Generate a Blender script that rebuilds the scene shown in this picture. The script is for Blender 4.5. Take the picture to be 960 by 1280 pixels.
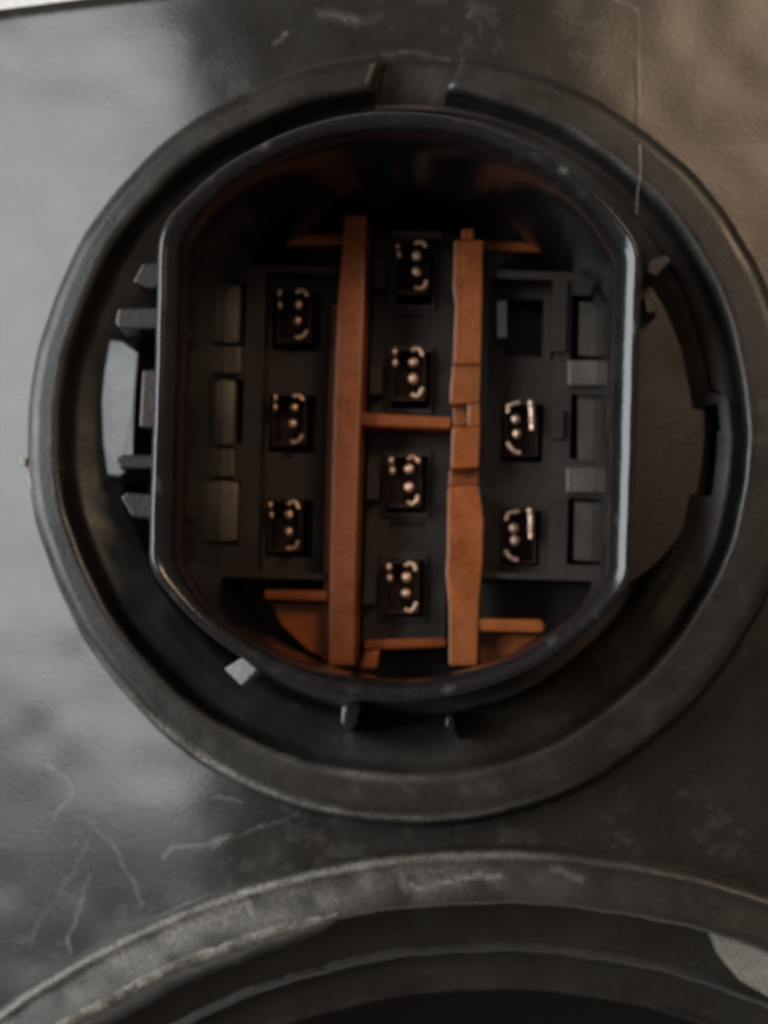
import bpy, bmesh, math, random
import numpy as np

# ------------------------------------------------------------------ scene, camera, light
for o in list(bpy.data.objects):
    bpy.data.objects.remove(o, do_unlink=True)
sc = bpy.context.scene
COL = sc.collection
S = 5e-5                       # one photograph pixel at the shroud rim = 0.05 mm
VX, VY, D = 625.0, 840.0, 2000.0   # foot of the camera on the rim plane, distance (px)
rad = math.radians


def V(x, y, z):
    """true px coordinates (y down, z towards the camera) -> metres"""
    return ((x - 480) * S, (640 - y) * S, z * S)


def U(px, py, z):
    """where a point seen at (px,py) lies in true px coordinates if its height is z"""
    k = (D - z) / D
    return VX + (px - VX) * k, VY + (py - VY) * k


cam = bpy.data.cameras.new('camera')
camo = bpy.data.objects.new('camera', cam)
COL.objects.link(camo)
camo.location = V(VX, VY, D)
cam.sensor_width = 36
cam.lens = 36 * D / 1280
cam.shift_x = (480 - VX) / 1280
cam.shift_y = (VY - 640) / 1280
cam.clip_start = 0.001
cam.clip_end = 20
cam.dof.use_dof = True
cam.dof.focus_distance = 1500 * S
cam.dof.aperture_fstop = 56.25 / (13.0 * S * 1000)
sc.camera = camo

world = bpy.data.worlds.new('World')
sc.world = world
world.use_nodes = True
bg = world.node_tree.nodes['Background']
bg.inputs[0].default_value = (1.0, 0.83, 0.73, 1)
bg.inputs[1].default_value = 0.13


def area(name, loc, target, size, power, colr):
    l = bpy.data.lights.new(name, 'AREA')
    l.shape = 'RECTANGLE'
    l.size, l.size_y = size
    l.energy = power
    l.color = colr
    o = bpy.data.objects.new(name, l)
    COL.objects.link(o)
    o.location = loc
    from mathutils import Vector
    o.rotation_euler = (Vector(target) - Vector(loc)).to_track_quat('-Z', 'Y').to_euler()
    return o


area('window_light', (-0.48, 0.12, 0.40), (0, 0.002, 0), (0.36, 0.50), 4.9, (0.95, 1.0, 1.0))
area('workshop_lamp', (0.33, 0.33, 0.60), (0, 0, 0), (0.20, 0.20), 1.35, (1.0, 0.70, 0.45))

sc.view_settings.view_transform = 'Standard'
sc.view_settings.look = 'None'
sc.view_settings.exposure = 0
sc.view_settings.gamma = 1


# ------------------------------------------------------------------ materials
def nd(nt, t, **kw):
    n = nt.nodes.new(t)
    for k, v in kw.items():
        setattr(n, k, v)
    return n


def plastic(name, base, rough, wearcol=(0.30, 0.29, 0.27), var=0.35, scale=900, bump=0.17, spec=0.5,
            dust=0.0, dustcol=(0.16, 0.15, 0.13), wear_attr=True, sss=0.0, rvar=0.12):
    m = bpy.data.materials.new(name)
    m.use_nodes = True
    nt = m.node_tree
    p = nt.nodes['Principled BSDF']
    lk = nt.links.new
    tc = nd(nt, 'ShaderNodeTexCoord')
    geo = nd(nt, 'ShaderNodeNewGeometry')
    n1 = nd(nt, 'ShaderNodeTexNoise')
    n1.inputs['Scale'].default_value = scale * 0.22
    n1.inputs['Detail'].default_value = 6
    n1.inputs['Roughness'].default_value = 0.65
    lk(geo.outputs['Position'], n1.inputs['Vector'])
    n2 = nd(nt, 'ShaderNodeTexNoise')
    n2.inputs['Scale'].default_value = scale * 4
    n2.inputs['Detail'].default_value = 4
    lk(geo.outputs['Position'], n2.inputs['Vector'])
    # colour variation
    mp = nd(nt, 'ShaderNodeMapRange')
    mp.inputs[1].default_value = 0.3
    mp.inputs[2].default_value = 0.7
    mp.inputs[3].default_value = 1 - var
    mp.inputs[4].default_value = 1 + var
    lk(n1.outputs['Fac'], mp.inputs[0])
    ng = nd(nt, 'ShaderNodeTexNoise')
    ng.inputs['Scale'].default_value = 8500
    ng.inputs['Detail'].default_value = 3
    lk(geo.outputs['Position'], ng.inputs['Vector'])
    gm = nd(nt, 'ShaderNodeMapRange')
    gm.inputs[1].default_value = 0.3
    gm.inputs[2].default_value = 0.7
    gm.inputs[3].default_value = 0.4
    gm.inputs[4].default_value = 1.6
    lk(ng.outputs['Fac'], gm.inputs[0])
    gmul = nd(nt, 'ShaderNodeMath', operation='MULTIPLY')
    lk(mp.outputs[0], gmul.inputs[0])
    lk(gm.outputs[0], gmul.inputs[1])
    vm = nd(nt, 'ShaderNodeVectorMath', operation='SCALE')
    vm.inputs[0].default_value = base
    lk(gmul.outputs[0], vm.inputs['Scale'])
    col = vm.outputs[0]
    # broad dusty film
    rgh_extra = None
    if dust > 0:
        n3 = nd(nt, 'ShaderNodeTexNoise')
        n3.inputs['Scale'].default_value = scale * 0.08
        n3.inputs['Detail'].default_value = 9
        n3.inputs['Roughness'].default_value = 0.72
        n3.inputs['Distortion'].default_value = 0.6
        lk(geo.outputs['Position'], n3.inputs['Vector'])
        dm = nd(nt, 'ShaderNodeMapRange')
        dm.inputs[1].default_value = 0.42
        dm.inputs[2].default_value = 0.78
        dm.inputs[3].default_value = 0.0
        dm.inputs[4].default_value = dust
        lk(n3.outputs['Fac'], dm.inputs[0])
        mx = nd(nt, 'ShaderNodeMix', data_type='RGBA')
        lk(dm.outputs[0], mx.inputs[0])
        lk(col, mx.inputs[6])
        mx.inputs[7].default_value = (*dustcol, 1)
        col = mx.outputs[2]
    # roughness
    rm = nd(nt, 'ShaderNodeMapRange')
    rm.inputs[1].default_value = 0.3
    rm.inputs[2].default_value = 0.7
    rm.inputs[3].default_value = max(0.05, rough - rvar)
    rm.inputs[4].default_value = min(1, rough + rvar)
    lk(n1.outputs['Fac'], rm.inputs[0])
    rgh = rm.outputs[0]
    if wear_attr:
        at = nd(nt, 'ShaderNodeAttribute', attribute_name='wear')
        nm = nd(nt, 'ShaderNodeMapRange')
        nm.inputs[1].default_value = 0.32
        nm.inputs[2].default_value = 0.62
        nm.inputs[3].default_value = 0.35
        nm.inputs[4].default_value = 1.1
        lk(n2.outputs['Fac'], nm.inputs[0])
        mu = nd(nt, 'ShaderNodeMath', operation='MULTIPLY', use_clamp=True)
        lk(at.outputs['Fac'], mu.inputs[0])
        lk(nm.outputs[0], mu.inputs[1])
        mx = nd(nt, 'ShaderNodeMix', data_type='RGBA')
        lk(mu.outputs[0], mx.inputs[0])
        lk(col, mx.inputs[6])
        mx.inputs[7].default_value = (*wearcol, 1)
        col = mx.outputs[2]
        mr = nd(nt, 'ShaderNodeMix', data_type='FLOAT')
        lk(mu.outputs[0], mr.inputs[0])
        lk(rgh, mr.inputs[2])
        mr.inputs[3].default_value = 0.75
        rgh = mr.outputs[0]
    lk(col, p.inputs['Base Color'])
    lk(rgh, p.inputs['Roughness'])
    p.inputs['Specular IOR Level'].default_value = spec
    if sss:
        p.inputs['Subsurface Weight'].default_value = sss
        p.inputs['Subsurface Radius'].default_value = (1, 0.35, 0.1)
        p.inputs['Subsurface Scale'].default_value = 0.0012
    bp = nd(nt, 'ShaderNodeBump')
    bp.inputs['Strength'].default_value = bump
    bp.inputs['Distance'].default_value = 0.0002
    badd = nd(nt, 'ShaderNodeMath', operation='MULTIPLY_ADD')
    lk(ng.outputs['Fac'], badd.inputs[0])
    badd.inputs[1].default_value = 0.55
    lk(n2.outputs['Fac'], badd.inputs[2])
    lk(badd.outputs[0], bp.inputs['Height'])
    lk(bp.outputs[0], p.inputs['Normal'])
    return m


def metal(name, base, rough):
    m = plastic(name, base, rough, var=0.3, scale=2500, bump=0.15, wear_attr=False)
    m.node_tree.nodes['Principled BSDF'].inputs['Metallic'].default_value = 1
    return m


M_panel = plastic('black_panel_plastic', (0.015, 0.0135, 0.012), 0.28, dust=0.35, var=0.2, dustcol=(0.036, 0.032, 0.027), rvar=0.03, bump=0.075)
M_collar = plastic('black_collar_plastic', (0.017, 0.0145, 0.0125), 0.34, dust=0.35, var=0.2, dustcol=(0.038, 0.033, 0.027), bump=0.11)
M_shroud = plastic('glossy_black_plastic', (0.013, 0.012, 0.013), 0.17, var=0.25, spec=0.45, rvar=0.04, bump=0.05)
M_block = plastic('dark_block_plastic', (0.027, 0.0175, 0.0135), 0.42, var=0.3, dust=0.25, dustcol=(0.05, 0.038, 0.031), wear_attr=False)
M_flange = plastic('brown_black_plastic', (0.030, 0.021, 0.017), 0.5, var=0.3, dust=0.3, dustcol=(0.05, 0.037, 0.029), wear_attr=False)
M_orange = plastic('amber_plastic', (0.32, 0.082, 0.013), 0.32, var=0.28, scale=1300, dust=0.6, dustcol=(0.30, 0.125, 0.045),
                   wear_attr=False, sss=0.45)
M_pale = plastic('pale_worn_glint_plastic', (0.27, 0.265, 0.26), 0.45, var=0.25, wear_attr=False)  # worn burrs; on the diamond pad the pale tone paints a reflection
M_scraped = plastic('scraped_tab_plastic', (0.19, 0.18, 0.155), 0.5, var=0.3, dust=0.4, dustcol=(0.30, 0.28, 0.24), wear_attr=False)
M_grey = plastic('lit_latch_grey_plastic', (0.055, 0.058, 0.058), 0.44, var=0.25, dust=0.3, dustcol=(0.09, 0.09, 0.085), wear_attr=False)  # lighter grey paints in the light that the latch slope faces
M_brass = metal('tinned_bronze', (0.88, 0.60, 0.46), 0.44)
M_term = metal('dark_bronze', (0.055, 0.036, 0.032), 0.45)
M_strand = plastic('dusty_fibre', (0.24, 0.23, 0.21), 0.6, wear_attr=False)
M_tab = plastic('brown_grey_tab_plastic', (0.095, 0.076, 0.064), 0.42, var=0.3, dust=0.3, dustcol=(0.10, 0.085, 0.07), wear_attr=False)
M_white = plastic('white_paint', (0.80, 0.80, 0.80), 0.5, var=0.05, scale=40, wear_attr=False)


# ------------------------------------------------------------------ mesh helpers
def tag(o, label=None, cat=None, group=None, kind=None):
    if label: o['label'] = label
    if cat: o['category'] = cat
    if group: o['group'] = group
    if kind: o['kind'] = kind
    return o


def empty(name, x, y, z):
    o = bpy.data.objects.new(name, None)
    o.empty_display_size = 0.002
    o.location = V(x, y, z)
    COL.objects.link(o)
    return o


def seg_dist(px, py, pts):
    d = np.full(px.shape, 1e9)
    for (x0, y0), (x1, y1) in zip(pts[:-1], pts[1:]):
        vx, vy = x1 - x0, y1 - y0
        t = np.clip(((px - x0) * vx + (py - y0) * vy) / (vx * vx + vy * vy + 1e-9), 0, 1)
        d = np.minimum(d, np.hypot(px - x0 - t * vx, py - y0 - t * vy))
    return d


def build(name, verts, faces, mat, parent=None, smooth=False, wear=None, recalc=True, bevel=0, angle=35, wn=None):
    """verts in true px coordinates"""
    v = np.asarray(verts, dtype=float)
    loc = np.stack([(v[:, 0] - 480) * S, (640 - v[:, 1]) * S, v[:, 2] * S], 1)
    off = np.zeros(3)
    if parent is not None:
        p = parent
        while p is not None:
            off += np.array(p.location)
            p = p.parent
    loc = loc - off
    me = bpy.data.meshes.new(name)
    me.from_pydata(loc.tolist(), [], faces)
    if recalc or bevel:
        bm = bmesh.new()
        bm.from_mesh(me)
        if bevel:
            bmesh.ops.remove_doubles(bm, verts=bm.verts, dist=S * 0.05)
        bmesh.ops.recalc_face_normals(bm, faces=bm.faces)
        if bevel:
            es = [e for e in bm.edges if len(e.link_faces) == 2 and e.calc_face_angle(0) > rad(25)]
            bmesh.ops.bevel(bm, geom=es, offset=bevel * S, segments=2, profile=0.6, affect='EDGES', clamp_overlap=True)
        bm.to_mesh(me)
        bm.free()
    if smooth:
        me.shade_smooth()
        me.set_sharp_from_angle(angle=rad(angle))
    if wear is not None:
        n = len(me.vertices)
        co = np.empty(n * 3)
        me.vertices.foreach_get('co', co)
        co = co.reshape(-1, 3) + off
        x, y, z = co[:, 0] / S + 480, 640 - co[:, 1] / S, co[:, 2] / S
        k = D / (D - z)
        w = wear(VX + (x - VX) * k, VY + (y - VY) * k)
        a = me.attributes.new('wear', 'FLOAT', 'POINT')
        a.data.foreach_set('value', np.clip(w, 0, 1).astype(np.float32))
    me.materials.append(mat)
    o = bpy.data.objects.new(name, me)
    COL.objects.link(o)
    if parent is not None:
        o.parent = parent
    return o


def prism(poly, ztop, zbot, taper=0.0):
    """poly: true px points (x,y); returns verts, faces"""
    n = len(poly)
    cx = sum(p[0] for p in poly) / n
    cy = sum(p[1] for p in poly) / n
    vs = [(x, y, ztop if not callable(ztop) else ztop(x, y)) for x, y in poly]
    vs += [(x + (x - cx) * taper, y + (y - cy) * taper, zbot) for x, y in poly]
    fs = [tuple(range(n)), tuple(range(2 * n - 1, n - 1, -1))]
    for i in range(n):
        j = (i + 1) % n
        fs.append((i, j, n + j, n + i))
    return vs, fs


def pprism(pix, ztop, zbot, taper=0.0):
    """pix: points as seen in the photograph, placed at height ztop (number or list)"""
    if isinstance(ztop, (list, tuple)):
        pts = [(*U(x, y, z), z) for (x, y), z in zip(pix, ztop)]
        n = len(pts)
        vs = list(pts) + [(x, y, zbot) for x, y, z in pts]
        fs = [tuple(range(n)), tuple(range(2 * n - 1, n - 1, -1))]
        for i in range(n):
            j = (i + 1) % n
            fs.append((i, j, n + j, n + i))
        return vs, fs
    return prism([U(x, y, ztop) for x, y in pix], ztop, zbot, taper)


def rect(x0, y0, x1, y1):
    return [(x0, y0), (x1, y0), (x1, y1), (x0, y1)]


def join(*parts):
    V_, F_ = [], []
    for v, f in parts:
        b = len(V_)
        V_ += list(v)
        F_ += [tuple(i + b for i in q) for q in f]
    return V_, F_


def lathe(prof, a0=0.0, a1=360.0, n=180, closed=True, jit=None, angs=None):
    """prof: (r, z, cx, cy); angle measured clockwise from the top of the picture"""
    full = abs(a1 - a0) >= 359.99
    m = len(prof)
    vs, fs = [], []
    if angs is not None:
        n = len(angs) - 1
    cnt = n if full else n + 1
    for i in range(cnt):
        a = rad(a0 + (a1 - a0) * i / n if angs is None else angs[i])
        for k, (r, z, cx, cy) in enumerate(prof):
            rr = r + (jit(a, k) if jit else 0)
            vs.append((cx + rr * math.sin(a), cy - rr * math.cos(a), z))
    for i in range(n):
        j = (i + 1) % cnt
        for k in range(m if closed else m - 1):
            l = (k + 1) % m
            fs.append((i * m + k, j * m + k, j * m + l, i * m + l))
    if closed and not full:
        fs.append(tuple(range(m)))
        fs.append(tuple(range(n * m + m - 1, n * m - 1, -1)))
    return vs, fs


def tube(path, r, n=8, r1=None):
    """path: list of (x,y,z) true px; capped"""
    P = np.array(path, float)
    vs, fs = [], []
    N = len(P)
    for i in range(N):
        t = P[min(i + 1, N - 1)] - P[max(i - 1, 0)]
        t = t / (np.linalg.norm(t) + 1e-9)
        u = np.cross(t, (0, 0, 1.0))
        if np.linalg.norm(u) < 1e-3:
            u = np.array([1.0, 0, 0])
        u /= np.linalg.norm(u)
        w = np.cross(t, u)
        rr = r if r1 is None else r + (r1 - r) * i / (N - 1)
        for k in range(n):
            a = 2 * math.pi * k / n
            vs.append(tuple(P[i] + rr * (math.cos(a) * u + math.sin(a) * w)))
    for i in range(N - 1):
        for k in range(n):
            l = (k + 1) % n
            fs.append((i * n + k, i * n + l, (i + 1) * n + l, (i + 1) * n + k))
    fs.append(tuple(range(n)))
    fs.append(tuple(range(N * n - 1, N * n - n - 1, -1)))
    return vs, fs


def ball(cx, cy, cz, rx, ry, rz, n=14, m=8):
    vs = [(cx, cy, cz + rz)]
    for i in range(1, m):
        t = math.pi * i / m
        for k in range(n):
            a = 2 * math.pi * k / n
            vs.append((cx + rx * math.sin(t) * math.cos(a), cy + ry * math.sin(t) * math.sin(a), cz + rz * math.cos(t)))
    vs.append((cx, cy, cz - rz))
    fs = []
    for k in range(n):
        fs.append((0, 1 + k, 1 + (k + 1) % n))
    for i in range(m - 2):
        for k in range(n):
            l = (k + 1) % n
            fs.append((1 + i * n + k, 1 + (i + 1) * n + k, 1 + (i + 1) * n + l, 1 + i * n + l))
    b = 1 + (m - 2) * n
    e = len(vs) - 1
    for k in range(n):
        fs.append((e, b + (k + 1) % n, b + k))
    return vs, fs


rng = np.random.default_rng(4)


def vnoise(px, py, scale, seed=0):
    """cheap smooth value noise for the wear masks"""
    r = np.random.default_rng(seed).random((64, 64))
    x, y = np.asarray(px) / scale, np.asarray(py) / scale
    xi, yi = np.floor(x).astype(int), np.floor(y).astype(int)
    fx, fy = x - xi, y - yi
    fx, fy = fx * fx * (3 - 2 * fx), fy * fy * (3 - 2 * fy)
    g = lambda a, b: r[a % 64, b % 64]
    return (g(xi, yi) * (1 - fx) * (1 - fy) + g(xi + 1, yi) * fx * (1 - fy) + g(xi, yi + 1) * (1 - fx) * fy + g(xi + 1, yi + 1) * fx * fy)


# ------------------------------------------------------------------ levels (px, towards the camera)
Z_RIM, Z_COL, Z_PAN, Z_GAP, Z_BLK, Z_ORB = 0, -150, -215, -290, -300, -345
OC = U(515, 545, Z_COL); OR = 484 * (D - Z_COL) / D        # collar outer circle
IC = U(503, 540, Z_COL); IR = 428 * (D - Z_COL) / D        # collar inner circle
LZ = -165
LC = U(618, 2124, LZ); LK = (D - LZ) / D                   # lower socket

# ------------------------------------------------------------------ background surface
v, f = prism(rect(-9000, -9000, 9000, 9000), -1500, -1540)
tag(build('white_surface', v, f, M_white), 'plain white painted surface behind the top left edge of the black housing', 'surface', kind='structure')

# ------------------------------------------------------------------ lamp housing
housing = empty('lamp_housing', 480, 640, Z_PAN)
tag(housing, 'scuffed black plastic lamp housing with a round collar and a larger socket below', 'lamp housing')

scr = [  # (polyline, width, strength)
    ([(58, 955), (84, 975), (88, 995), (68, 1022)], 3.0, 0.55),
    ([(35, 740), (60, 835), (95, 900), (125, 945), (190, 1002)], 3.0, 0.4),
    ([(172, 915), (178, 935), (176, 958)], 3.0, 0.5), ([(228, 960), (222, 990)], 2.5, 0.4),
    ([(205, 1072), (215, 1062), (250, 1058), (290, 1043)], 3.5, 0.6), ([(290, 1043), (375, 1018)], 2.5, 0.35),
    ([(268, 1056), (290, 1043)], 5, 0.6),
    ([(118, 1035), (150, 1068), (165, 1105), (178, 1130)], 2.5, 0.4), ([(112, 1100), (95, 1140), (86, 1185)], 4, 0.45),
    ([(60, 1130), (30, 1180)], 3, 0.25), ([(262, 995), (300, 1002)], 4, 0.35),
    ([(592, 0), (585, 22)], 3, 0.4), ([(738, -5), (780, 0), (798, 14), (803, 35), (799, 62)], 3.0, 0.6),
    ([(345, 53), (358, 42)], 3.5, 0.7), ([(400, 18), (445, 28), (470, 20)], 6, 0.25),
    ([(860, 60), (905, 30)], 4, 0.22), ([(940, 10), (960, 40)], 4, 0.2), ([(480, 68), (515, 66), (560, 71)], 3, 0.35),
    ([(690, 15), (740, 30)], 3, 0.2), ([(120, 1010), (105, 1060), (72, 1120)], 3, 0.22),
    ([(0, 50), (20, 66)], 11, 0.30), ([(150, 45), (185, 52)], 10, 0.14), ([(235, 118), (262, 85)], 16, 0.13),  # the last mark paints the highlight spot on the crease
]


def wear_glare_panel(px, py):
    w = np.zeros(px.shape)
    jx = px + 9 * (vnoise(px, py, 23, 5) - 0.5) + 3 * (vnoise(px, py, 7, 6) - 0.5)
    jy = py + 9 * (vnoise(px, py, 23, 7) - 0.5) + 3 * (vnoise(px, py, 7, 8) - 0.5)
    for pts, wd, st in scr:
        d = seg_dist(jx, jy, pts)
        w = np.maximum(w, 0.85 * st * np.exp(-(d / (wd * (0.55 if wd < 5.5 else 1))) ** 2) * (0.25 + 0.9 * vnoise(px, py, 12, 9)))
    b = vnoise(px, py, 60, 1) * vnoise(px, py, 19, 2) * (0.5 + vnoise(px, py, 6, 3))
    w = np.maximum(w, np.clip((b - 0.45) * 0.5, 0, 0.06))
    return w


def panel_z(px, py):
    """the panel leans away left of a soft crease and rolls over at its top edge"""
    cr = 245 + 0.02 * (py - 640) - 12
    t = (cr - px) / 42.0
    soft = np.where(t > 30, t, np.log1p(np.exp(np.clip(t, -40, 30)))) * 42.0
    z = Z_PAN - 0.40 * soft
    t2 = (px - 720) / 80.0
    soft2 = np.log1p(np.exp(np.clip(t2, -40, 30))) * 80.0
    z = z - 0.15 * soft2
    z = z + 5.0 * (vnoise(px, py, 170, 11) - 0.5) + 1.6 * (vnoise(px, py, 46, 12) - 0.5)
    return z


xs = np.concatenate([np.arange(-420, -20, 12.0), np.arange(-20, 980, 2.5), np.arange(980, 1440, 12.0)])
ts = np.concatenate([np.linspace(0, 30, 9), np.arange(33, 1290, 2.5), np.arange(1290, 1720, 12.0)])
PX, T = np.meshgrid(xs, ts)
PY = (12 - 0.13 * PX) + T
ZZ = panel_z(PX, PY) - 7 * np.clip(1 - T / 14, 0, 1) ** 2
KX = (D - ZZ) / D
WX, WY = VX + (PX - VX) * KX, VY + (PY - VY) * KX
nr, nc = PX.shape
verts = np.stack([WX.ravel(), WY.ravel(), ZZ.ravel()], 1)
cxm = (WX[:-1, :-1] + WX[1:, 1:]) / 2
cym = (WY[:-1, :-1] + WY[1:, 1:]) / 2
keep = (np.hypot(cxm - OC[0], cym - OC[1]) > OR - 22) & (np.hypot(cxm - LC[0], cym - LC[1]) > 1061 * LK - 22)
ii, jj = np.nonzero(keep)
faces = np.stack([ii * nc + jj, ii * nc + jj + 1, (ii + 1) * nc + jj + 1, (ii + 1) * nc + jj], 1).tolist()
# skirt along the top edge
base = len(verts)
sk = np.stack([WX[0], WY[0] - 3, ZZ[0] - 260], 1)
verts = np.concatenate([verts, sk])
faces += [(j + 1, j, base + j, base + j + 1) for j in range(nc - 1)]
build('panel', verts, faces, M_panel, housing, smooth=True, wear=wear_glare_panel, recalc=False, angle=60)


def wear_glint_collar(px, py):
    r = np.hypot(px - 515, py - 545)
    a = np.degrees(np.arctan2(px - 515, -(py - 545))) % 360          # clockwise from top
    low = np.clip(1 - np.abs(a - 205) / 55, 0, 1)
    w = low * 0.85 * np.exp(-((r - 480) / 5) ** 2)
    w = np.maximum(w, np.clip(1 - np.abs(a - 265) / 25, 0, 1) * 0.45 * np.exp(-((r - 482) / 4) ** 2))  # pale line paints the lit left edge of the rim
    w = np.maximum(w, np.clip(1 - np.abs(a - 195) / 28, 0, 1) * 0.42 * np.exp(-((np.hypot(px - 503, py - 540) - 430) / 6) ** 2))
    w = np.maximum(w, np.clip(1 - np.abs(a - 55) / 45, 0, 1) * 0.32 * np.exp(-((np.hypot(px - 503, py - 540) - 430) / 5) ** 2))  # paints the specular line along the right inner edge
    w = np.maximum(w, np.clip(1.2 - np.abs(a - 292) / 30, 0, 1) * 0.75 * np.exp(-((r - 482) / 3.2) ** 2))  # bright highlight on the upper left rim edge, painted in
    w *= 0.35 + 0.95 * vnoise(px, py, 26, 21)
    w = np.maximum(w, 0.22 * np.clip(vnoise(px, py, 34, 22) * vnoise(px, py, 9, 23) - 0.42, 0, 1))
    return w


def dense(prof, step=5.0, closed=True):
    out = []
    m = len(prof)
    for k in range(m if closed else m - 1):
        a, b = prof[k], prof[(k + 1) % m]
        out.append(a)
        L = math.hypot(a[0] - b[0], a[1] - b[1])
        if min(a[1], b[1]) > -262:
            c = int(L / step)
            for i in range(1, c):
                t = i / c
                out.append(tuple(a[q_] + (b[q_] - a[q_]) * t for q_ in range(4)))
    if not closed:
        out.append(prof[-1])
    return out


n_ = lambda r, z, c: (r, z, c[0], c[1])
MC = ((OC[0] + IC[0]) / 2, (OC[1] + IC[1]) / 2)
prof = [n_(OR + 16, -262, OC), n_(OR + 12, -214, OC), n_(OR + 5, -196, OC), n_(OR + 2, -180, OC), n_(OR + 0, Z_COL - 14, OC),
        n_(OR - 1.5, Z_COL - 8, OC), n_(OR - 5, Z_COL - 5.2, OC), n_(OR - 11, Z_COL - 2, OC), n_(OR - 17, Z_COL, OC),
        n_(IR + 10, Z_COL + 1, IC), n_(IR + 5, Z_COL - 0.5, IC), n_(IR + 1.5, Z_COL - 4, IC), n_(IR, Z_COL - 10, IC), n_(IR - 1, Z_COL - 36, IC), n_(IR - 3, Z_COL - 44, IC), n_(IR - 9, Z_COL - 50, IC),
        n_(IR - 40, Z_COL - 62, IC), n_(IR - 62, Z_COL - 74, IC), n_(IR - 70, Z_COL - 86, IC), n_(IR - 76, Z_COL - 110, IC), n_(IR - 78, -350, IC), n_(OR, -350, OC)]
prof = dense(prof)
jit = lambda a, k: 1.2 * math.sin(7 * a + 1) + 0.8 * math.sin(17 * a) + 0.4 * math.sin(41 * a)
ends = [0, 0.06, 0.2, 0.45, 0.8, 1.2, 1.7]
angs = [6.9 + e for e in ends] + list(np.linspace(9.5, 83.7, 66)) + list(np.linspace(84.2, 100.3, 15)) + list(np.linspace(100.8, 353, 220)) + [355.4 - e for e in reversed(ends)]
v, f = lathe(prof, 6.9, 355.4, 300, jit=jit, angs=angs)
m_ = len(prof)
for i_, a_ in enumerate(angs):          # the two ends of the collar are rounded over
    t_ = min(a_ - 6.9, 355.4 - a_) * rad(1) * 500
    if 84 < a_ < 100.5:                # dark slot in the sloping inside at the right
        for k_ in range(m_):
            x_, y_, z_ = v[i_ * m_ + k_]
            if math.hypot(x_ - IC[0], y_ - IC[1]) < IR - 30:
                v[i_ * m_ + k_] = (x_, y_, min(z_, -262))
    if t_ < 16:
        dz = 16 - math.sqrt(256 - (16 - t_) ** 2)
        for k_ in range(m_):
            x_, y_, z_ = v[i_ * m_ + k_]
            if z_ > Z_COL - 30:
                v[i_ * m_ + k_] = (x_, y_, z_ - dz)
collar = build('collar', v, f, M_collar, housing, smooth=True, wear=wear_glint_collar, angle=50)
# low sill that closes the notch at the top of the collar
prof = [n_(OR + 15, -262, OC), n_(OR + 12, -222, OC), n_(OR + 4, -206, OC), n_(OR - 8, -201, OC), n_(IR + 6, -204, IC), n_(IR - 10, -212, IC),
        n_(IR - 20, -232, IC), n_(IR - 22, -350, IC), n_(OR, -350, OC)]
v, f = lathe(prof, -4.5, 6.8, 16)
build('notch_sill', v, f, M_collar, housing, smooth=True, wear=wear_glint_collar, angle=50)

# raised shelf of the recess: it starts under the notch and stops at the dark slot
FC = U(505, 530, -225); FK = (D + 225) / D
SR_ = 381 * FK
sp = dense([n_(IR - 1.5, -200, IC), n_(IR - 5, -193, IC), n_(IR - 12, -191, IC), n_(SR_ + 7, -197, FC), n_(SR_ + 2, -202, FC), n_(SR_, -208, FC), n_(SR_, -345, FC), n_(IR - 1, -345, IC)], 8)
for a0_, a1_ in ((-5, 84),):
    v, f = lathe(sp, a0_, a1_, 70)
    build('recess_shelf', v, f, M_flange, housing, smooth=True, angle=40)

# burrs on the left of the collar
for pts in ([(24, 571), (33, 572), (31, 582), (25, 580)], [(33, 588), (42, 590), (41, 612), (36, 611)]):
    v, f = pprism(pts, Z_COL - 6, Z_COL - 40, 0.1)
    build('burr', v, f, M_pale, collar, bevel=2)


# lower socket
def wear_sheen_low(px, py):
    r = np.hypot(px - 618, py - 2124)
    w = 0.85 * np.exp(-((r - 1055) / 5.5) ** 2) * np.clip((760 - px) / 300, 0.12, 1) * (0.5 + 0.7 * vnoise(px, py, 30, 31))
    w = np.maximum(w, 0.9 * np.exp(-((r - 919) / 6) ** 2) * np.clip((px - 480) / 60, 0, 1))
    jx = px + 6 * (vnoise(px, py, 13, 35) - 0.5)
    jy = py + 6 * (vnoise(px, py, 13, 36) - 0.5)
    for pts, wd, st in [([(515, 1105), (525, 1112), (560, 1100), (625, 1092)], 4, 0.5), ([(690, 1085), (725, 1098)], 4, 0.25),
                        ([(298, 1138), (308, 1126), (312, 1142)], 5, 0.5), ([(215, 1132), (250, 1120)], 3, 0.8), ([(330, 1143), (350, 1138)], 3, 0.3),
                        ([(500, 1085), (508, 1110)], 6, 0.25)]:
        w = np.maximum(w, st * np.exp(-(seg_dist(jx, jy, pts) / wd) ** 2))
    w = np.maximum(w, np.exp(-((r - 1030) / 30) ** 2) * 0.42 * np.clip((760 - px) / 500, 0, 1) * vnoise(px, py, 24, 32) * 1.6)  # band paled towards the left, painting in its lit side
    return w


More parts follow.
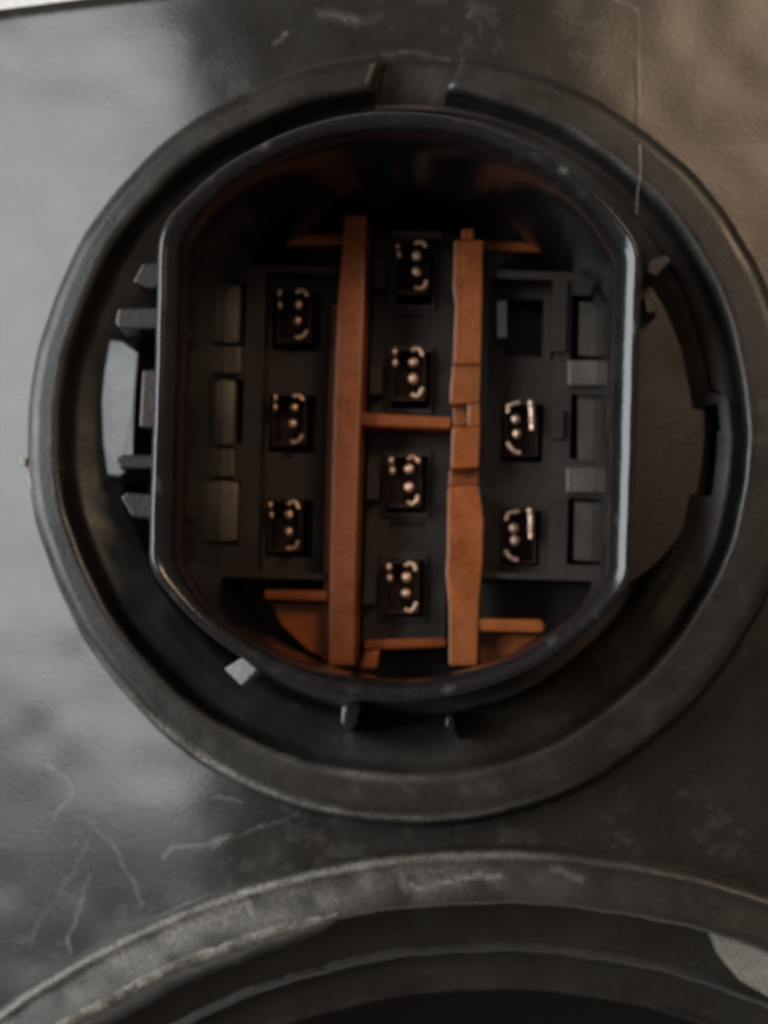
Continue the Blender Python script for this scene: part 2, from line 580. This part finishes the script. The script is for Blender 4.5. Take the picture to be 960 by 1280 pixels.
q = lambda r, z: (r * LK, z, LC[0], LC[1])
prof = [q(1064, -300), q(1063.5, -222), q(1063, -200), q(1062, LZ - 12), q(1060.5, LZ - 6), q(1057, LZ - 1), q(1052, LZ + 1), q(1047, LZ - 1),
        q(1043, LZ - 1), q(1004, LZ + 5), q(998, LZ + 5), q(994, LZ), q(992, LZ - 20), q(988, LZ - 110), q(978, LZ - 120), q(928, LZ - 132), q(922, LZ - 128), q(917, LZ - 128), q(912, LZ - 136),
        q(908, LZ - 190), q(862, LZ - 200), q(856, LZ - 196), q(851, LZ - 200), q(846, LZ - 380), q(1064, LZ - 380)]
prof = dense(prof, 5)
jl = lambda a, k: 0.8 * math.sin(31 * a) + 0.6 * math.sin(83 * a) + 0.3 * math.sin(211 * a)
v, f = lathe(prof, -66, 62, 700, jit=jl, angs=list(np.concatenate([np.linspace(-66, -40, 20), np.linspace(-39.6, 28, 640), np.linspace(29, 62, 30)])))
ring = build('socket_ring', v, f, M_collar, housing, smooth=True, wear=wear_sheen_low, angle=40)
v, f = lathe([q(848, LZ - 370), q(820, LZ - 900), q(0.5, LZ - 900)], -66, 62, 60, closed=False)
build('socket_bore', v, f, M_shroud, housing, smooth=True)


def arc_tab(pa0, pa1, prof, n=40):
    vs, fs = lathe([q(r, z) for r, z in prof], pa0, pa1, n, jit=lambda a, k: 0.7 * math.sin(97 * a + k) + 0.5 * math.sin(223 * a + 2 * k) + 1.5 * math.sin(41 * a))
    m = len(prof)
    for i in range(n + 1):                 # the tab thins out towards its torn end
        t = max(0.0, (i / n - 0.86) / 0.14)
        for k in range(m):
            x, y, z = vs[i * m + k]
            tr = t * t * (0.0 if k in (0, 1, m - 1) else 1.0)
            d = math.hypot(x - LC[0], y - LC[1])
            e = 1 + tr * 0.8 * (1001 * LK - d) / d
            vs[i * m + k] = (LC[0] + (x - LC[0]) * e, LC[1] + (y - LC[1]) * e, z - 6 * t * t * (z > -230))
    return vs, fs


a_of = lambda px, py: math.degrees(math.atan2(px - 618, 2124 - py))
v, f = arc_tab(-45, a_of(424, 1143), [(1001, -186), (1006, -160), (1002, -151), (995, -153), (988, -162), (980, -185), (972, -215), (962, -262), (1001, -262)], 240)


def wear_tab(px, py):
    r = np.hypot(px - 618, py - 2124)
    return np.clip(1.1 * np.exp(-((r - 1000) / 11) ** 2), 0, 1) * (0.35 + 0.8 * vnoise(px, py, 14, 51))


tag(build('bayonet_tab', v, f, M_collar, ring, smooth=True, angle=35, wear=wear_tab), 'scraped pale bayonet tab with a ragged edge at lower left')
e0 = a_of(889, 1163)
v, f = pprism([(889, 1163), (915, 1172), (965, 1187), (1040, 1218), (1040, 1300), (960, 1246), (925, 1226), (905, 1203)],
              [-196, -196, -196, -196, -214, -214, -214, -206], -300)
tag(build('bayonet_tab', v, f, M_scraped, ring, bevel=3), 'pale wedge shaped bayonet tab at lower right')

# ------------------------------------------------------------------ plug connector
conn = empty('plug_connector', 495, 507, Z_BLK - 60)
tag(conn, 'black plug connector with a flat sided glossy shroud standing inside the round collar', 'connector')
ROLL = rad(1.7)
CR, SR = math.cos(ROLL), math.sin(ROLL)
CC = (494.0, 507.0)


def rl(x, y, c=CC):
    dx, dy = x - c[0], y - c[1]
    return c[0] + dx * CR - dy * SR, c[1] + dx * SR + dy * CR


def outline(o, n1=14, n2=44, n3=10):
    if o >= 0:
        return outline_(o, n1, n2, n3)
    a, b = outline_(o, n1, n2, n3), outline_(0.6 * o, n1, n2, n3)
    res = []
    for p, q_ in zip(a, b):
        t = min(1, max(0, (abs(p[0] - CC[0]) / 289 - 0.75) / 0.22))
        t = t * t * (3 - 2 * t)
        res.append((q_[0] + (p[0] - q_[0]) * t, q_[1] + (p[1] - q_[1]) * t))
    return res


def outline_(o, n1=14, n2=44, n3=10):
    """flat sided circle, offset outwards by o, corners rounded"""
    H, R, r = 289 + o, 355 + o, 52 + o
    hx = H - r
    cy = math.sqrt((R - r) ** 2 - hx ** 2)
    th = math.atan2(cy, hx)
    pts = []
    q1 = []
    for i in range(n1):
        q1.append((H, -cy + 0.0 + (cy) * i / n1 * 1.0) if False else (H, cy * i / n1))
    for i in range(n3):
        a = th * i / n3
        q1.append((hx + r * math.cos(a), cy + r * math.sin(a)))
    for i in range(n2 + 1):
        a = th + (math.pi / 2 - th) * i / n2
        q1.append((R * math.cos(a), R * math.sin(a)))
    m = len(q1)
    pts = list(q1)
    pts += [(-x, y) for x, y in reversed(q1[:-1])]
    pts += [(-x, -y) for x, y in q1[1:]]
    pts += [(x, -y) for x, y in reversed(q1[1:-1])]
    wob = lambda x, y: 1 + 0.0011 * math.sin(x * 0.045 + y * 0.021) + 0.0008 * math.sin(y * 0.083 - x * 0.03)
    return [rl(CC[0] + x * wob(x, y), CC[1] + y * wob(x, y)) for x, y in pts]


def recess_floor():
    """floor of the annular gap between collar and shroud, with the dark slot at the right"""
    ol = [(math.degrees(math.atan2(x - IC[0], IC[1] - y)) % 360, math.hypot(x - IC[0], y - IC[1])) for x, y in outline(12)]
    ol.sort()
    aa = np.array([a for a, _ in ol])
    rr = np.array([q_ for _, q_ in ol])
    fr = lambda a: float(np.interp(a % 360, np.concatenate([aa - 360, aa, aa + 360]), np.concatenate([rr, rr, rr])))
    SL0, SL1 = 83.0, 101.0
    angs = [(a, 0) for a in np.linspace(SL1, SL0 + 360, 240)] + [(a, 1) for a in np.linspace(SL0 + 360, SL1 + 360, 16)]
    vs, fs = [], []
    for a, deep in angs:
        ri = fr(a)
        ro = IR - 20
        zg = Z_GAP - (190 if deep else 0)
        row = [(ro, zg - 6), (ro - 8, zg - 4), (ro - 18, zg - 2), (ro - 30, zg)] + [(ro - 30 + (ri - ro + 30) * t, zg) for t in (0.33, 0.66, 1)]
        for q_, z in row:
            vs.append((IC[0] + q_ * math.sin(rad(a)), IC[1] - q_ * math.cos(rad(a)), z))
    N = len(angs)
    for i in range(N):
        j = (i + 1) % N
        for k in range(6):
            fs.append((i * 7 + k, j * 7 + k, j * 7 + k + 1, i * 7 + k + 1))
    return vs, fs


v, f = recess_floor()
build('recess_floor', v, f, M_flange, housing, smooth=True, angle=40)


def loft(prof, closed=True):
    vs, fs = [], []
    for o, z in prof:
        vs += [(x, y, z) for x, y in outline(o)]
    n = len(outline(0))
    m = len(prof)
    for k in range(m if closed else m - 1):
        l = (k + 1) % m
        for i in range(n):
            j = (i + 1) % n
            fs.append((k * n + i, k * n + j, l * n + j, l * n + i))
    return vs, fs


prof = [(-23, -460), (-23, -80), (-21, -45), (-18, -28), (-13, -16), (-7, -8.5), (-1, -4), (4, -1.3), (7.5, -0.3), (9.5, -1), (11.5, -2.1), (13.2, -3.6), (14.4, -6.5), (15, -12), (15.3, -24), (16, -345), (16, -460)]
v, f = loft(prof)


def wear_sh(px, py):
    w = 0.22 * np.clip(vnoise(px, py, 22, 41) * vnoise(px, py, 8, 42) - 0.45, 0, 1)
    for x, y, r_, st in ((806, 378, 5, 0.8), (789, 408, 4, 0.6), (783, 520, 3, 0.4), (790, 470, 3, 0.4), (208, 372, 4, 0.4), (330, 182, 5, 0.3), (705, 212, 5, 0.4),
                         (560, 862, 5, 0.3), (690, 800, 4, 0.3), (775, 650, 3, 0.4), (196, 610, 4, 0.5)):
        w = np.maximum(w, st * np.exp(-((px - x) ** 2 + (py - y) ** 2) / r_ ** 2))
    return w


shroud = build('shroud', v, f, M_shroud, conn, smooth=True, wear=wear_sh, angle=50)

# round flange at the right of the flat
FC = U(505, 530, -225); FK = (D + 225) / D
fr_ = lambda a: 375 * FK - 52 * max(0.0, (a - 104) / 26) ** 2
arc = [(FC[0] + fr_(a) * math.sin(rad(a)), FC[1] - fr_(a) * math.cos(rad(a))) for a in np.linspace(56, 130, 50)]
ang = lambda p: math.degrees(math.atan2(p[0] - FC[0], FC[1] - p[1])) % 360
ch = sorted([p for p in outline(8) if 56 < ang(p) < 130], key=lambda p: -ang(p))
v, f = prism(arc + ch, -222, -345, 0.0)
build('flange', v, f, M_flange, conn, smooth=True, angle=40, bevel=3)
# small tabs at the right shoulder
v, f = pprism([(812, 325), (832, 318), (838, 326), (820, 345), (808, 340)], -172, -330, 0.05)
build('clip', v, f, M_grey, conn, bevel=2.5)
v, f = pprism([(806, 366), (820, 378), (822, 392), (808, 390)], [-186, -192, -192, -186], -290)
build('clip', v, f, M_grey, conn, bevel=2)

# latch and ribs on the left flat
v, f = pprism([(137, 424), (154, 426), (173, 440), (169, 490), (167, 540), (166, 583), (150, 596), (134, 594), (128, 555), (126, 500), (130, 460)],
              [-172, -166, -156, -156, -156, -156, -166, -174, -176, -176, -174], -300)
tag(build('latch', v, f, M_grey, conn, bevel=3), 'curved latch face coloured light grey for the light it faces')
for pts, zt, zb in [
    ([(166, 352), (178, 329), (206, 326), (209, 358), (188, 361)], -70, -150),
    ([(144, 402), (148, 385), (208, 384), (208, 410), (170, 412), (148, 410)], -90, -150),
    ([(143, 574), (152, 568), (198, 568), (198, 586), (150, 586)], -95, -170),
    ([(151, 622), (158, 615), (196, 618), (196, 650), (165, 646)], -85, -170),
]:
    v, f = pprism(pts, zt, zb, 0.05)
    build('rib', v, f, M_collar, conn, bevel=3)
v, f = pprism([(178, 462), (198, 462), (196, 536), (174, 534)], -110, -200, 0.0)
build('latch_block', v, f, M_block, conn, bevel=3)
# pale pad painted as a reflection and the two little ribs under the shroud
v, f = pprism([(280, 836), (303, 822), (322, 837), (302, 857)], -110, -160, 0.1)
tag(build('lug', v, f, M_pale, conn, bevel=2.5), 'pale diamond shaped pad standing in for a reflection')
for pts in ([(427, 884), (437, 877), (452, 878), (446, 904), (434, 918), (426, 905)], [(558, 893), (566, 892), (570, 915), (578, 926), (566, 922), (557, 908)]):
    v, f = pprism(pts, -150, -330, 0.05)
    build('lug', v, f, M_shroud, conn, bevel=4, smooth=True)

v, f = prism(outline(-15), -446, -470)
build('back_plate', v, f, M_block, conn)

# ------- terminal block: a stepped moulding made from height cells
KB = (D - Z_BLK) / D


def lo(px, py):
    """photo px -> upright local px at the block level (undo the roll)"""
    x, y = U(px, py, Z_BLK)
    dx, dy = x - CC[0], y - CC[1]
    return CC[0] + dx * CR + dy * SR, CC[1] - dx * SR + dy * CR


def cells(name, rects, zb, mat, parent, bevel=2.0):
    """rects: (px0,py0,px1,py1,z) seen in the photo, later ones overwrite; None = nothing there"""
    R = []
    for x0, y0, x1, y1, z in rects:
        c = lo((x0 + x1) / 2, (y0 + y1) / 2)
        w, h = (x1 - x0) * KB / 2, (y1 - y0) * KB / 2
        R.append((round(c[0] - w, 1), round(c[1] - h, 1), round(c[0] + w, 1), round(c[1] + h, 1), z))

    def snap(vals):
        out = []
        for a in sorted(vals):
            if not out or a - out[-1] > 3:
                out.append(a)
        return out
    X = snap([r[0] for r in R] + [r[2] for r in R])
    Y = snap([r[1] for r in R] + [r[3] for r in R])
    H = np.full((len(Y) - 1, len(X) - 1), np.nan)
    for x0, y0, x1, y1, z in R:
        for i in range(len(Y) - 1):
            for j in range(len(X) - 1):
                if x0 - 2 < (X[j] + X[j + 1]) / 2 < x1 + 2 and y0 - 2 < (Y[i] + Y[i + 1]) / 2 < y1 + 2:
                    cxm_, cym_ = (X[j] + X[j + 1]) / 2, (Y[i] + Y[i + 1]) / 2
                    if x0 <= cxm_ <= x1 and y0 <= cym_ <= y1:
                        H[i, j] = np.nan if z is None else z
    vs, fs, idx = [], [], {}

    def vid(x, y, z):
        k = (round(x, 2), round(y, 2), round(z, 2))
        if k not in idx:
            idx[k] = len(vs)
            vs.append((*rl(x, y), z))
        return idx[k]
    ny, nx = H.shape
    g = lambda i, j: H[i, j] if 0 <= i < ny and 0 <= j < nx and not np.isnan(H[i, j]) else zb
    for i in range(ny):
        for j in range(nx):
            if np.isnan(H[i, j]):
                continue
            z = H[i, j]
            a, b, c_, d_ = X[j], X[j + 1], Y[i], Y[i + 1]
            fs.append((vid(a, c_, z), vid(b, c_, z), vid(b, d_, z), vid(a, d_, z)))
    for i in range(ny):
        for j in range(nx + 1):
            h0, h1 = g(i, j - 1), g(i, j)
            if h0 != h1:
                fs.append((vid(X[j], Y[i], h0), vid(X[j], Y[i + 1], h0), vid(X[j], Y[i + 1], h1), vid(X[j], Y[i], h1)))
    for i in range(ny + 1):
        for j in range(nx):
            h0, h1 = g(i - 1, j), g(i, j)
            if h0 != h1:
                fs.append((vid(X[j], Y[i], h0), vid(X[j + 1], Y[i], h0), vid(X[j + 1], Y[i], h1), vid(X[j], Y[i], h1)))
    return build(name, vs, fs, mat, parent, recalc=True)


TL = [(370, 391), (364, 521), (359, 655)]
TCn = [(518, 330), (514, 464), (509, 598), (506, 732)]
TR = [(648, 533), (646, 668)]
B = Z_BLK
# left column
rc = [(252, 330, 414, 722, B - 6), (326, 340, 414, 716, B - 58)]
for (x, y) in TL:
    rc += [(x - 35, y - 36, x + 26, y + 38, B - 112)]
for (x, y) in [(284, 391), (280, 513), (275, 640)]:
    rc += [(x - 28, y - 40, x + 24, y + 40, B - 95)]
blk = cells('terminal_block', rc, B - 140, M_block, conn)
blk['label'] = 'dark left column of cavities'
# centre column
rc = [(459, 276, 566, 520, B - 80), (452, 532, 560, 806, B - 80)]
for (x, y) in TCn:
    rc += [(x - 36, y - 44, x + 24, y + 42, B - 72), (x - 29, y - 37, x + 22, y + 37, B - 110), (x - 54, y - 14, x - 38, y + 22, B - 40)]
rc += [(x - 28, y + 48, x + 20, y + 84, B - 90) for x, y in (TCn[0], TCn[2])]
rc += [(488, 281, 552, 291, B - 30)]
blk2 = cells('terminal_block', rc, B - 140, M_block, conn)
blk2['label'] = 'dark centre column of cavities between the orange rails'
# right column
rc = [(606, 338, 762, 724, B - 8), (606, 348, 688, 716, B - 58)]
for (x, y) in [(650, 398)] + TR:
    rc += [(x - 19, y - 36, x + 30, y + 38, B - 120)]
for (x, y) in [(738, 410), (737, 534), (734, 664)]:
    rc += [(x - 24, y - 42, x + 24, y + 42, B - 95)]
rc += [(690, 348, 708, 440, B + 2), (690, 512, 704, 548, B + 2)]
blk3 = cells('terminal_block', rc, B - 140, M_block, conn)
blk3['label'] = 'dark right column of cavities, its top cell without a terminal'

v, f = pprism(rect(622, 376, 634, 422), B - 4, B - 100)
build('guide_rib', v, f, M_grey, blk3, bevel=2)

# locking tabs in the outer windows and the bridges between them
for pts in ([(268, 357), (276, 354), (300, 356), (298, 428), (276, 429), (267, 418)],
            [(266, 476), (274, 473), (294, 476), (292, 556), (272, 557), (264, 550)],
            [(258, 604), (268, 599), (298, 603), (296, 676), (268, 678), (256, 668)]):
    v, f = pprism(pts, [B + 6, B + 6, B + 4, B + 4, B + 6, B + 6], B - 95)
    build('locking_tab', v, f, M_tab, blk, bevel=4, smooth=True)
for pts in ([(724, 376), (744, 378), (752, 398), (752, 446), (723, 444)],
            [(722, 492), (752, 494), (752, 578), (722, 576)],
            [(718, 626), (750, 628), (748, 702), (717, 700)]):
    v, f = pprism(pts, [B - 18, B - 27, B - 27, B - 18], B - 95) if len(pts) == 4 else pprism(pts, [B - 18, B - 24, B - 27, B - 27, B - 18], B - 95)
    build('locking_tab', v, f, M_tab, blk3, bevel=3, smooth=True)
for pts in (rect(262, 433, 300, 467), rect(254, 561, 292, 596)):
    v, f = pprism(pts, B + 6, B - 60)
    build('bridge', v, f, M_tab, blk, bevel=3)
for pts in (rect(710, 450, 756, 482), rect(708, 584, 754, 616)):
    v, f = pprism(pts, B + 4, B - 60)
    build('bridge', v, f, M_tab, blk3, bevel=3)

# ------------------------------------------------------------------ orange retainer
ret = empty('orange_retainer', 505, 545, Z_ORB - 60)
tag(ret, 'amber orange plastic retainer frame with two long rails inside the black shroud', 'retainer')

RZ = B + 26
v, f = pprism([(430, 268), (458, 268), (455, 390), (450, 525), (445, 690), (442, 832), (410, 832), (412, 690), (416, 525), (421, 390)], RZ, -360)
build('rail', v, f, M_orange, ret, bevel=4.5)
v, f = pprism([(415, 380), (424, 380), (414, 690), (411, 826), (403, 826), (405, 690), (409, 525)], RZ - 40, -358)
build('ledge', v, f, M_orange, ret, bevel=2)
# right rail, in stepped lengths
v, f = pprism([(568, 300), (604, 300), (603, 380), (601, 455), (566, 455), (569, 380), (566, 360), (567, 330)], RZ, -360)
v2, f2 = pprism([(566, 455.4), (601, 455.4), (599, 503), (562, 505), (563, 480)], RZ - 8, -360)
v3, f3 = pprism([(566, 505.4), (584, 504), (584, 532), (566, 533)], RZ - 40, -360)
v4, f4 = pprism([(584.4, 504), (599, 503.4), (600, 533), (584.4, 533)], RZ - 12, -360)
v5, f5 = pprism([(565, 533.4), (600, 533.4), (598, 584), (563, 586)], RZ + 2, -360)
v6, f6 = pprism([(562, 586.4), (598, 584.4), (598, 606), (560, 608)], RZ - 45, -360)
v7, f7 = pprism([(560, 608.4), (598, 606.4), (604, 650), (603, 700), (598, 760), (596, 832), (561, 832), (561, 760), (557, 716), (559, 690), (559, 650)], RZ, -360)
v, f = join((v, f), (v2, f2), (v3, f3), (v4, f4), (v5, f5), (v6, f6), (v7, f7))
tag(build('rail', v, f, M_orange, ret, bevel=2.5), 'notched right hand rail')
v, f = pprism([(577, 286), (592, 286), (592, 299.5), (577, 299.5)], RZ - 6, -360)
build('lug', v, f, M_orange, ret, bevel=2)
for pts, dz in [([(446, 515), (564, 521), (563, 536), (446, 532)], -34), ([(456, 800), (558, 796), (558, 809), (454, 813)], -60)]:
    v, f = pprism(pts, RZ + dz, -358)
    build('crossbar', v, f, M_orange, ret, bevel=4.5)
for pts, dz in [([(345, 293), (431, 291), (431, 306), (345, 306)], -55), ([(330, 737), (411, 738), (411, 752), (330, 749)], -14),
                ([(598, 773), (676, 774), (682, 781), (678, 791), (597, 789)], -6), ([(604, 300), (680, 303), (680, 315), (604, 313)], -70)]:
    v, f = pprism(pts, RZ + dz, -358)
    build('side_bar', v, f, M_orange, ret, bevel=4.5)
# webs under the lower pockets
v, f = pprism([(338, 753), (410, 754), (410, 826), (384, 812), (352, 782)], -322, -358)
build('web', v, f, M_orange, ret, bevel=2)
v, f = pprism([(599, 792), (676, 794), (640, 818), (599, 834)], -326, -358)
build('web', v, f, M_orange, ret, bevel=2)
v, f = pprism([(455, 815), (474, 812), (470, 836), (450, 836)], -310, -358)
build('lug', v, f, M_orange, ret, bevel=4)

# ------------------------------------------------------------------ terminals
ZT = B - 34
rnd = random.Random(8)


def tpath(c, pts, z):
    return [(*U(c[0] + x, c[1] + y, z), z) for x, y in pts]


def make_terminal(c, mirror):
    x0, y0 = U(c[0], c[1], ZT)
    root = empty('terminal', x0, y0, ZT - 60)
    if not mirror:
        bumps = [(3, -11), (2, 10)]
        hooks = [[(1, -25), (6, -28), (11, -26), (14, -20)], [(0, 30), (6, 32), (11, 29), (14, 21)]]
        strip = [(-20, -23), (-19, -10)]
    else:
        bumps = [(-4, -8), (-2, 9)]
        hooks = [[(-14, -18), (-12, -26), (-5, -29), (2, -29)], [(-15, 19), (-11, 26), (-5, 31), (2, 33)]]
        strip = [(16, -28), (17, -17), (17, -6), (17, 5)]
    J = lambda s_: rnd.uniform(-s_, s_)          # no two terminals are pressed quite alike
    bumps = [(x + J(1), y + J(1.2)) for x, y in bumps]
    hooks = [[(x + J(1.3), y + J(1.3)) for x, y in h] for h in hooks]
    strip = [(x + J(1), y + J(1.5)) for x, y in strip]
    # open box of the terminal: four thin walls and a back
    k = (D - ZT) / D
    W0, W1, H0, H1 = (-26, 17, -32, 34) if not mirror else (-17, 24, -32, 35)
    parts = []
    for a in (rect(W0, H0, W1, H0 + 3), rect(W0, H1 - 3, W1, H1), rect(W0, H0 + 3, W0 + 3, H1 - 3), rect(W1 - 3, H0 + 3, W1, H1 - 3)):
        parts.append(prism([(x0 + x * k, y0 + y * k) for x, y in a], ZT - 18, ZT - 70))
    parts.append(prism([(x0 + x * k, y0 + y * k) for x, y in rect(W0, H0, W1, H1)], ZT - 70.5, ZT - 74))
    build('box', *join(*parts), M_term, root)
    for bx, by in bumps:
        x, y = U(c[0] + bx, c[1] + by, ZT)
        build('contact_bump', *ball(x, y, ZT + 2 + J(3), 7.6 + J(1), 8.2 + J(1), 5 + J(1.5)), M_brass, root, smooth=True, angle=180)
    for h in hooks:
        build('spring_lip', *tube(tpath(c, h, ZT + 6), 3.9, 8), M_brass, root, smooth=True, angle=80)
    if not mirror:
        build('side_spring', *join(*[ball(*U(c[0] + x, c[1] + y, ZT), ZT + 4, 4.8, 7.0, 6) for x, y in strip]), M_brass, root, smooth=True, angle=180)
    else:
        build('side_spring', *join(tube(tpath(c, strip, ZT), 5.0, 8), *[ball(*U(c[0] + x, c[1] + y, ZT), ZT, 6, 7, 7) for x, y in strip[::2]]), M_brass, root, smooth=True, angle=80)
    return root


GRP = 'bronze terminals in the connector cells'
where = [('bronze terminal left of the left orange rail, topmost of that column', TL[0]),
         ('bronze terminal left of the left orange rail, second from the top', TL[1]),
         ('bronze terminal left of the left orange rail, lowest of that column', TL[2]),
         ('bronze terminal between the orange rails, under the small frame at the top', TCn[0]),
         ('bronze terminal between the orange rails, just above the middle crossbar', TCn[1]),
         ('bronze terminal between the orange rails, just below the middle crossbar', TCn[2]),
         ('bronze terminal between the orange rails, lowest, above the bottom crossbar', TCn[3])]
for lab, c in where:
    tag(make_terminal(c, False), lab, 'terminal', GRP)
for lab, c in [('bronze terminal right of the notched rail, upper one with a bright side strip', TR[0]),
               ('bronze terminal right of the notched rail, lower one with a bright side strip', TR[1])]:
    tag(make_terminal(c, True), lab, 'terminal', GRP)

# ------------------------------------------------------------------ stray fibre across the collar
pts = [(799, 62, -216), (800, 110, -222), (801, 150, -218), (802, 170, -172), (800, 182, Z_COL + 1), (801, 205, Z_COL + 2), (800, 226, Z_COL + 1), (797, 240, Z_COL - 8), (796, 268, Z_COL - 22)]
path = [(*U(x, y, z), z) for x, y, z in pts]
v, f = tube(path, 1.0, 6)
tag(build('fibre', v, f, M_strand, smooth=True), 'thin pale fibre hanging across the upper right of the round collar', 'fibre')
